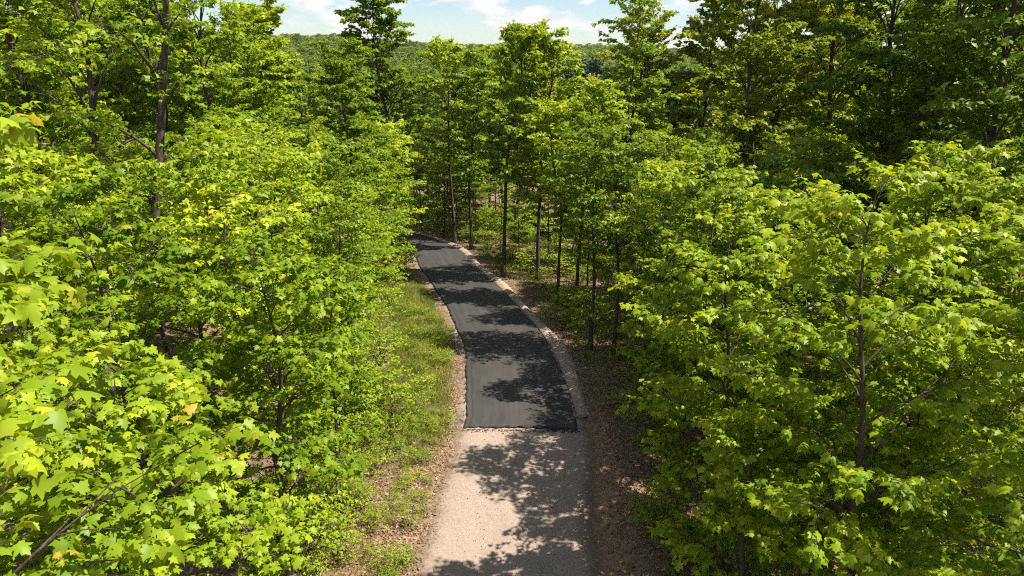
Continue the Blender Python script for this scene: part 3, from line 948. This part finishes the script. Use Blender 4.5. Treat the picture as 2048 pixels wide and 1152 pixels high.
# ------------------------------------------------------------------ shrubs and ground plants
SH = dict(H=1.0, base=.05, rad=.62, trunk_r=.016, limbs=10, subs=2, twigs=3, nleaf=6, leaf=.085, wig=.08, up=1.2)
proto('shrub_a', 1, 'leaf_lime', seed=301, **SH)
proto('shrub_b', 1, 'leaf', seed=302, **dict(SH, rad=.8, limbs=13))
proto('shrub_c', 1, 'leaf_lime', seed=303, **dict(SH, H=1.6, rad=.6, limbs=14, stems=1))
SHR = []
def shrub(x, y, label, group, s):
    plant(rnd.choice(['shrub_a', 'shrub_b', 'shrub_c']), 'maple_seedling' if 'seedling' in label else 'shrub', x, y, label, 'seedling' if 'seedling' in label else 'shrub', group, None, s, parts=('trunk', 'branches', 'crown'), pnames={'trunk': 'stem', 'crown': 'foliage'})
def shrubs(n, box, lo, hi, label, group, smin, smax, dmin=.55):
    c_ = 0
    tr_ = 0
    while c_ < n and tr_ < 4000:
        tr_ += 1
        y = rnd.uniform(box[0], box[1])
        r = rnd.uniform(lo, hi)
        i = int(np.argmin(np.abs(ROAD[:, 1] - y)))
        x, yy = ROAD[i] + ROAD_N[i]*r
        if any((x - a)**2 + (yy - b)**2 < dmin*dmin for a, b in SHR): continue
        if -2.6 < x < .4 and 33 < yy < 46: continue
        SHR.append((x, yy))
        s_ = rnd.uniform(smin, smax)
        q_ = (s_ - smin)/(smax - smin)
        shrub(x, yy, ('small ' if q_ < .33 else 'large ' if q_ > .66 else 'medium ') + label + (' near its edge, ' if abs(r) < (abs(lo) + abs(hi))/2 else ' farther from it, ') + where(x, yy)[1], group, s_)
        c_ += 1
shrubs(26, (11.5, 20), -6.2, -3.9, 'bright green shrub on the litter bank', 'shrubs on the litter bank', .5, 1.1)
shrubs(26, (20, 35), -7.0, -4.9, 'bright green shrub on the verge bank', 'shrubs on the verge bank', .5, 1.15)
shrubs(84, (24, 56), 3.2, 10.5, 'green shrub past the gravel shoulder', 'shrubs around the sign', .5, 1.35)
shrubs(14, (39, 50), -4.6, -2.7, 'shrub at the road edge opposite the sign', 'shrubs opposite the sign', .8, 1.6, .7)
shrubs(30, (5, 24), 3.3, 6.5, 'shrub at the clay edge', 'shrubs by the clay edge', .4, .9)
shrubs(46, (4, 20), 6.5, 15, 'shrub deep behind the clay edge', 'shrubs under the clay edge maples', .8, 1.7, .8)
shrubs(44, (52, 64), 3.0, 14, 'sunny shrub outside the road bend', 'shrubs at the road bend', .7, 1.7)

shrubs(46, (11, 20.5), -3.5, -2.35, 'seedling at the gravel margin', 'seedlings at the gravel margin', .14, .36, .25)
shrubs(36, (20.5, 34), -4.1, -2.6, 'seedling in the verge grass', 'seedlings in the verge grass', .16, .45, .25)
# grass, dry leaves and pebbles nobody could count
def blades(name, n, sampler, hgt, wid, mat, label, cat, seed):
    rg = np.random.default_rng(seed)
    x, y = sampler(rg, n)
    z = ground_z(x, y)
    n = len(x)
    az = rg.uniform(0, 6.28, n)
    h = hgt*rg.uniform(.5, 1.4, n)
    w = wid*rg.uniform(.6, 1.3, n)
    bend = rg.uniform(.15, .7, n)*h
    ba = rg.uniform(0, 6.28, n)
    b = np.stack([np.cos(az), np.sin(az), 0*az], 1)
    d = np.stack([np.cos(ba), np.sin(ba), 0*ba], 1)
    p = np.stack([x, y, z - .01], 1)
    up = np.array([0, 0, 1.0])
    v0, v1 = p - b*w[:, None], p + b*w[:, None]
    mid = p + up*(h*.6)[:, None] + d*(bend*.35)[:, None]
    v2, v3 = mid - b*(w*.7)[:, None], mid + b*(w*.7)[:, None]
    v4 = p + up*h[:, None] + d*bend[:, None]
    V = np.stack([v0, v1, v2, v3, v4], 1).reshape(-1, 3)
    k = np.arange(n)[:, None]*5
    me = np_mesh(name, V, [k + np.array([[0, 1, 3, 2]]), k + np.array([[2, 3, 4]])], {'tint': np.repeat((rg.beta(2, 2.0, n) + .22*np.sin(x*1.9 + 1.5*np.sin(y*.9))*np.cos(y*1.3)).clip(0, 1), 5)})
    return props(obj(name, me, M[mat]), label, cat, None, 'stuff')

def on_road(y, r):
    ip = lambda a: np.interp(y, ROAD[:, 1], a)
    return np.stack([ip(ROAD[:, 0]) + ip(ROAD_N[:, 0])*r, y + ip(ROAD_N[:, 1])*r], 1)

def along_road(y0, y1, r0, r1, bias=None):
    def f(rg, n):
        y = rg.uniform(y0, y1, n)
        r = rg.uniform(r0, r1, n)
        q = on_road(y, r)
        cl = np.sin(q[:, 0]*1.7 + 2*np.sin(q[:, 1]*.6)) * np.cos(q[:, 1]*1.1 + q[:, 0]*.4)
        k = (cl + rg.normal(0, .5, n) > (-.1 if bias is None else bias)) & (rg.random(n) < np.minimum(sstep(y0, y0 + 3.5, y), 1 - sstep(y1 - 3.5, y1, y)) + .06) & (rg.random(n) < .25 + sstep(abs(r0) if r0 > 0 else abs(r1), (abs(r0) if r0 > 0 else abs(r1)) + .5, np.abs(r)))
        return q[k, 0], q[k, 1]
    return f
blades('verge_grass', 60000, along_road(16.5, 41, -4.9, -2.25, -.75), .19, .008, 'grass', 'fine green grass of the verge beside the asphalt', 'grass', 1)
blades('bank_grass', 16000, along_road(10, 20, -5.6, -3.0), .13, .006, 'grass', 'sparse grass tufts on the litter bank by the gravel', 'grass', 2)
blades('dry_grass', 26000, along_road(22, 50, 2.75, 5.6, -.2), .17, .007, 'grass', 'dry and green grass beyond the gravel shoulder', 'grass', 3)

def litter(name, n, sampler, size, label, seed, lift=.012):
    rg = np.random.default_rng(seed)
    x, y = sampler(rg, n)
    n = len(x)
    P = np.stack([x, y, ground_z(x, y) + lift + rg.uniform(0, .02, n)], 1)
    a = rg.uniform(0, 6.28, n)
    A = unit(np.stack([np.cos(a), np.sin(a), rg.normal(0, .28, n)], 1))
    N = unit(np.array([0, 0, 1.0]) + rg.normal(0, .3, (n, 3)))
    N = unit(N - A*np.sum(A*N, 1, keepdims=True))
    L = (P, A, N, size*rg.uniform(.5, 1.3, n), rg.beta(2, 2, n), rg.uniform(.5, 3, n))
    return props(obj(name, leaves_mesh(name, L, 1), M['dry_leaf']), label, 'leaves', None, 'stuff')
litter('bank_leaf_litter', 30000, along_road(8, 30, -6.0, -2.0, -.7), .085, 'dry fallen leaves covering the bank beside the gravel', 4)
litter('shoulder_leaf_litter', 26000, along_road(9, 46, 2.3, 6.0, -.8), .085, 'dry fallen leaves under the trees past the shoulder', 5)

def pebbles():
    rg = np.random.default_rng(9)
    n = 9000
    y = rg.uniform(9, 30, n)
    sd = np.where(rg.random(n) < .5, -1, 1)
    r = np.where(rg.random(n) < .45, sd*rg.normal(2.15, .18, n), rg.uniform(-2.2, 2.3, n))
    on_asph = (y > 19) & (np.abs(r) < 1.95)
    y, r = y[~on_asph], r[~on_asph]
    n = len(y)
    q = on_road(y, r)
    z = prof(q[:, 1]) - .008
    s = rg.gamma(2.0, .0045, n).clip(.005, .035)
    oct_ = np.array([(1, 0, 0), (0, 1, 0), (-1, 0, 0), (0, -1, 0), (0, 0, .7), (0, 0, -.7)], float)
    V = (oct_[None] * rg.uniform(.6, 1.3, (n, 6, 1)))*s[:, None, None] + np.concatenate([q, z[:, None]], 1)[:, None]
    F0 = np.array([(0, 1, 4), (1, 2, 4), (2, 3, 4), (3, 0, 4), (1, 0, 5), (2, 1, 5), (3, 2, 5), (0, 3, 5)])
    me = np_mesh('loose_pebbles', V.reshape(-1, 3), [(F0[None] + np.arange(n)[:, None, None]*6).reshape(-1, 3)])
    props(obj('loose_pebbles', me, M['shoulder']), 'loose pebbles scattered on the gravel drive', 'gravel', None, 'stuff')
pebbles()

def crumbs():
    rg = np.random.default_rng(19)
    n = 900
    a = rg.uniform(-1.9, 1.95, n)
    x = 0.33 + a
    y = 19.36 - np.abs(rg.normal(0, .10, n)) - .05*sstep(.5, 2, a)
    k = rg.random(n) < .35
    sdr = np.where(rg.random(n) < .5, -1.0, 1.0)
    yy = rg.uniform(19.4, 30, n)
    q = on_road(yy, sdr*(1.86 + np.abs(rg.normal(0, .06, n))))
    x, y = np.where(k, q[:, 0], x), np.where(k, q[:, 1], y)
    s = rg.gamma(2.2, .006, n).clip(.006, .04)
    oct_ = np.array([(1, 0, 0), (0, 1, 0), (-1, 0, 0), (0, -1, 0), (0, 0, .7), (0, 0, -.7)], float)
    V = (oct_[None]*rg.uniform(.6, 1.3, (n, 6, 1)))*s[:, None, None] + np.stack([x, y, prof(y) + .004], 1)[:, None]
    F0 = np.array([(0, 1, 4), (1, 2, 4), (2, 3, 4), (3, 0, 4), (1, 0, 5), (2, 1, 5), (3, 2, 5), (0, 3, 5)])
    me = np_mesh('asphalt_crumbs', V.reshape(-1, 3), [(F0[None] + np.arange(n)[:, None, None]*6).reshape(-1, 3)], {'across': np.full(n*6, .5), 'along': np.full(n*6, 1.0)})
    props(obj('asphalt_crumbs', me, M['asphalt']), 'black asphalt crumbs along the ragged paving edge', 'crumbs', None, 'stuff')
crumbs()

# ------------------------------------------------------------------ the warning sign
def sign(x, y):
    root = empty('warning_sign', (x, y, gz(x, y)), R(-4))
    props(root, 'yellow diamond warning sign with a truck on a slope beside the road', 'sign')
    H = 1.48
    def prism(name, poly, y0, y1, mat, parent=root):
        n = len(poly)
        V = [(px, y0, pz) for px, pz in poly] + [(px, y1, pz) for px, pz in poly]
        me = bpy.data.meshes.new(name)
        me.from_pydata(V, [], [tuple(range(n)), tuple(range(2*n - 1, n - 1, -1))] + [(i, i + n, (i + 1) % n + n, (i + 1) % n) for i in range(n)])
        me.update()
        return obj(name, me, mat, parent)
    def diamond(r, c=.035):
        o = []
        for k in range(4):
            a = k*math.pi/2
            for s_ in (-1, 1):
                ux, uz = math.cos(a), math.sin(a)
                o.append((ux*(r - c) - s_*uz*c, H + uz*(r - c) + s_*ux*c))
        return o
    prism('post', [(-.028, -.3), (.028, -.3), (.028, H + .22), (-.028, H + .22)], .012, .05, M['post'])
    panel = prism('panel', diamond(.36), -.004, .004, M['sign_yellow'])
    a, b = diamond(.33, .030), diamond(.312, .028)
    n = len(a)
    V = [(px, -.0065, pz) for px, pz in a + b]
    me = bpy.data.meshes.new('border')
    me.from_pydata(V, [], [(i, (i + 1) % n, (i + 1) % n + n, i + n) for i in range(n)])
    obj('border', me, M['sign_black'], panel)
    # truck pictogram running down a wedge
    prism('slope_wedge', [(-.15, H - .075), (.15, H - .075), (.15, H + .045)], -.0075, -.0045, M['sign_black'], panel)
    ang = math.atan2(.12, .30)
    def rot(pts, ox, oz):
        return [(ox + px*math.cos(ang) - pz*math.sin(ang), oz + px*math.sin(ang) + pz*math.cos(ang)) for px, pz in pts]
    prism('truck_body', rot([(-.035, .02), (.105, .02), (.105, .105), (-.035, .105)], 0, H - .01), -.0078, -.0045, M['sign_black'], panel)
    prism('truck_cab', rot([(-.095, .02), (-.042, .02), (-.042, .08), (-.075, .08), (-.095, .05)], 0, H - .01), -.0078, -.0045, M['sign_black'], panel)
    for wx in (-.07, .01, .08):
        prism('wheel', rot([(wx + .017*math.cos(k*.628), .016 + .017*math.sin(k*.628)) for k in range(10)], 0, H - .01), -.0082, -.0046, M['sign_black'], panel)
sign(-1.12, 42.3)

# ------------------------------------------------------------------ thin summer haze
t = NT('haze')
pv = t.n('ShaderNodeVolumePrincipled')
pv.inputs['Color'].default_value = (0.86, 0.92, 1.0, 1)
pv.inputs['Density'].default_value = 0.00006
pv.inputs['Anisotropy'].default_value = 0.3
t.l(pv.outputs[0], t.out.inputs['Volume'])
X, Y0, Y1, Z0, Z1 = 3300, -3300, 3400, -120, 90
hv = [(x, y, z) for z in (Z0, Z1) for y in (Y0, Y1) for x in (-X, X)]
hm = bpy.data.meshes.new('haze')
hm.from_pydata(hv, [], [(0, 2, 3, 1), (4, 5, 7, 6), (0, 1, 5, 4), (2, 6, 7, 3), (0, 4, 6, 2), (1, 3, 7, 5)])
props(obj('haze', hm, t.m), 'thin pale haze in the air over the valley', 'haze', None, 'stuff')
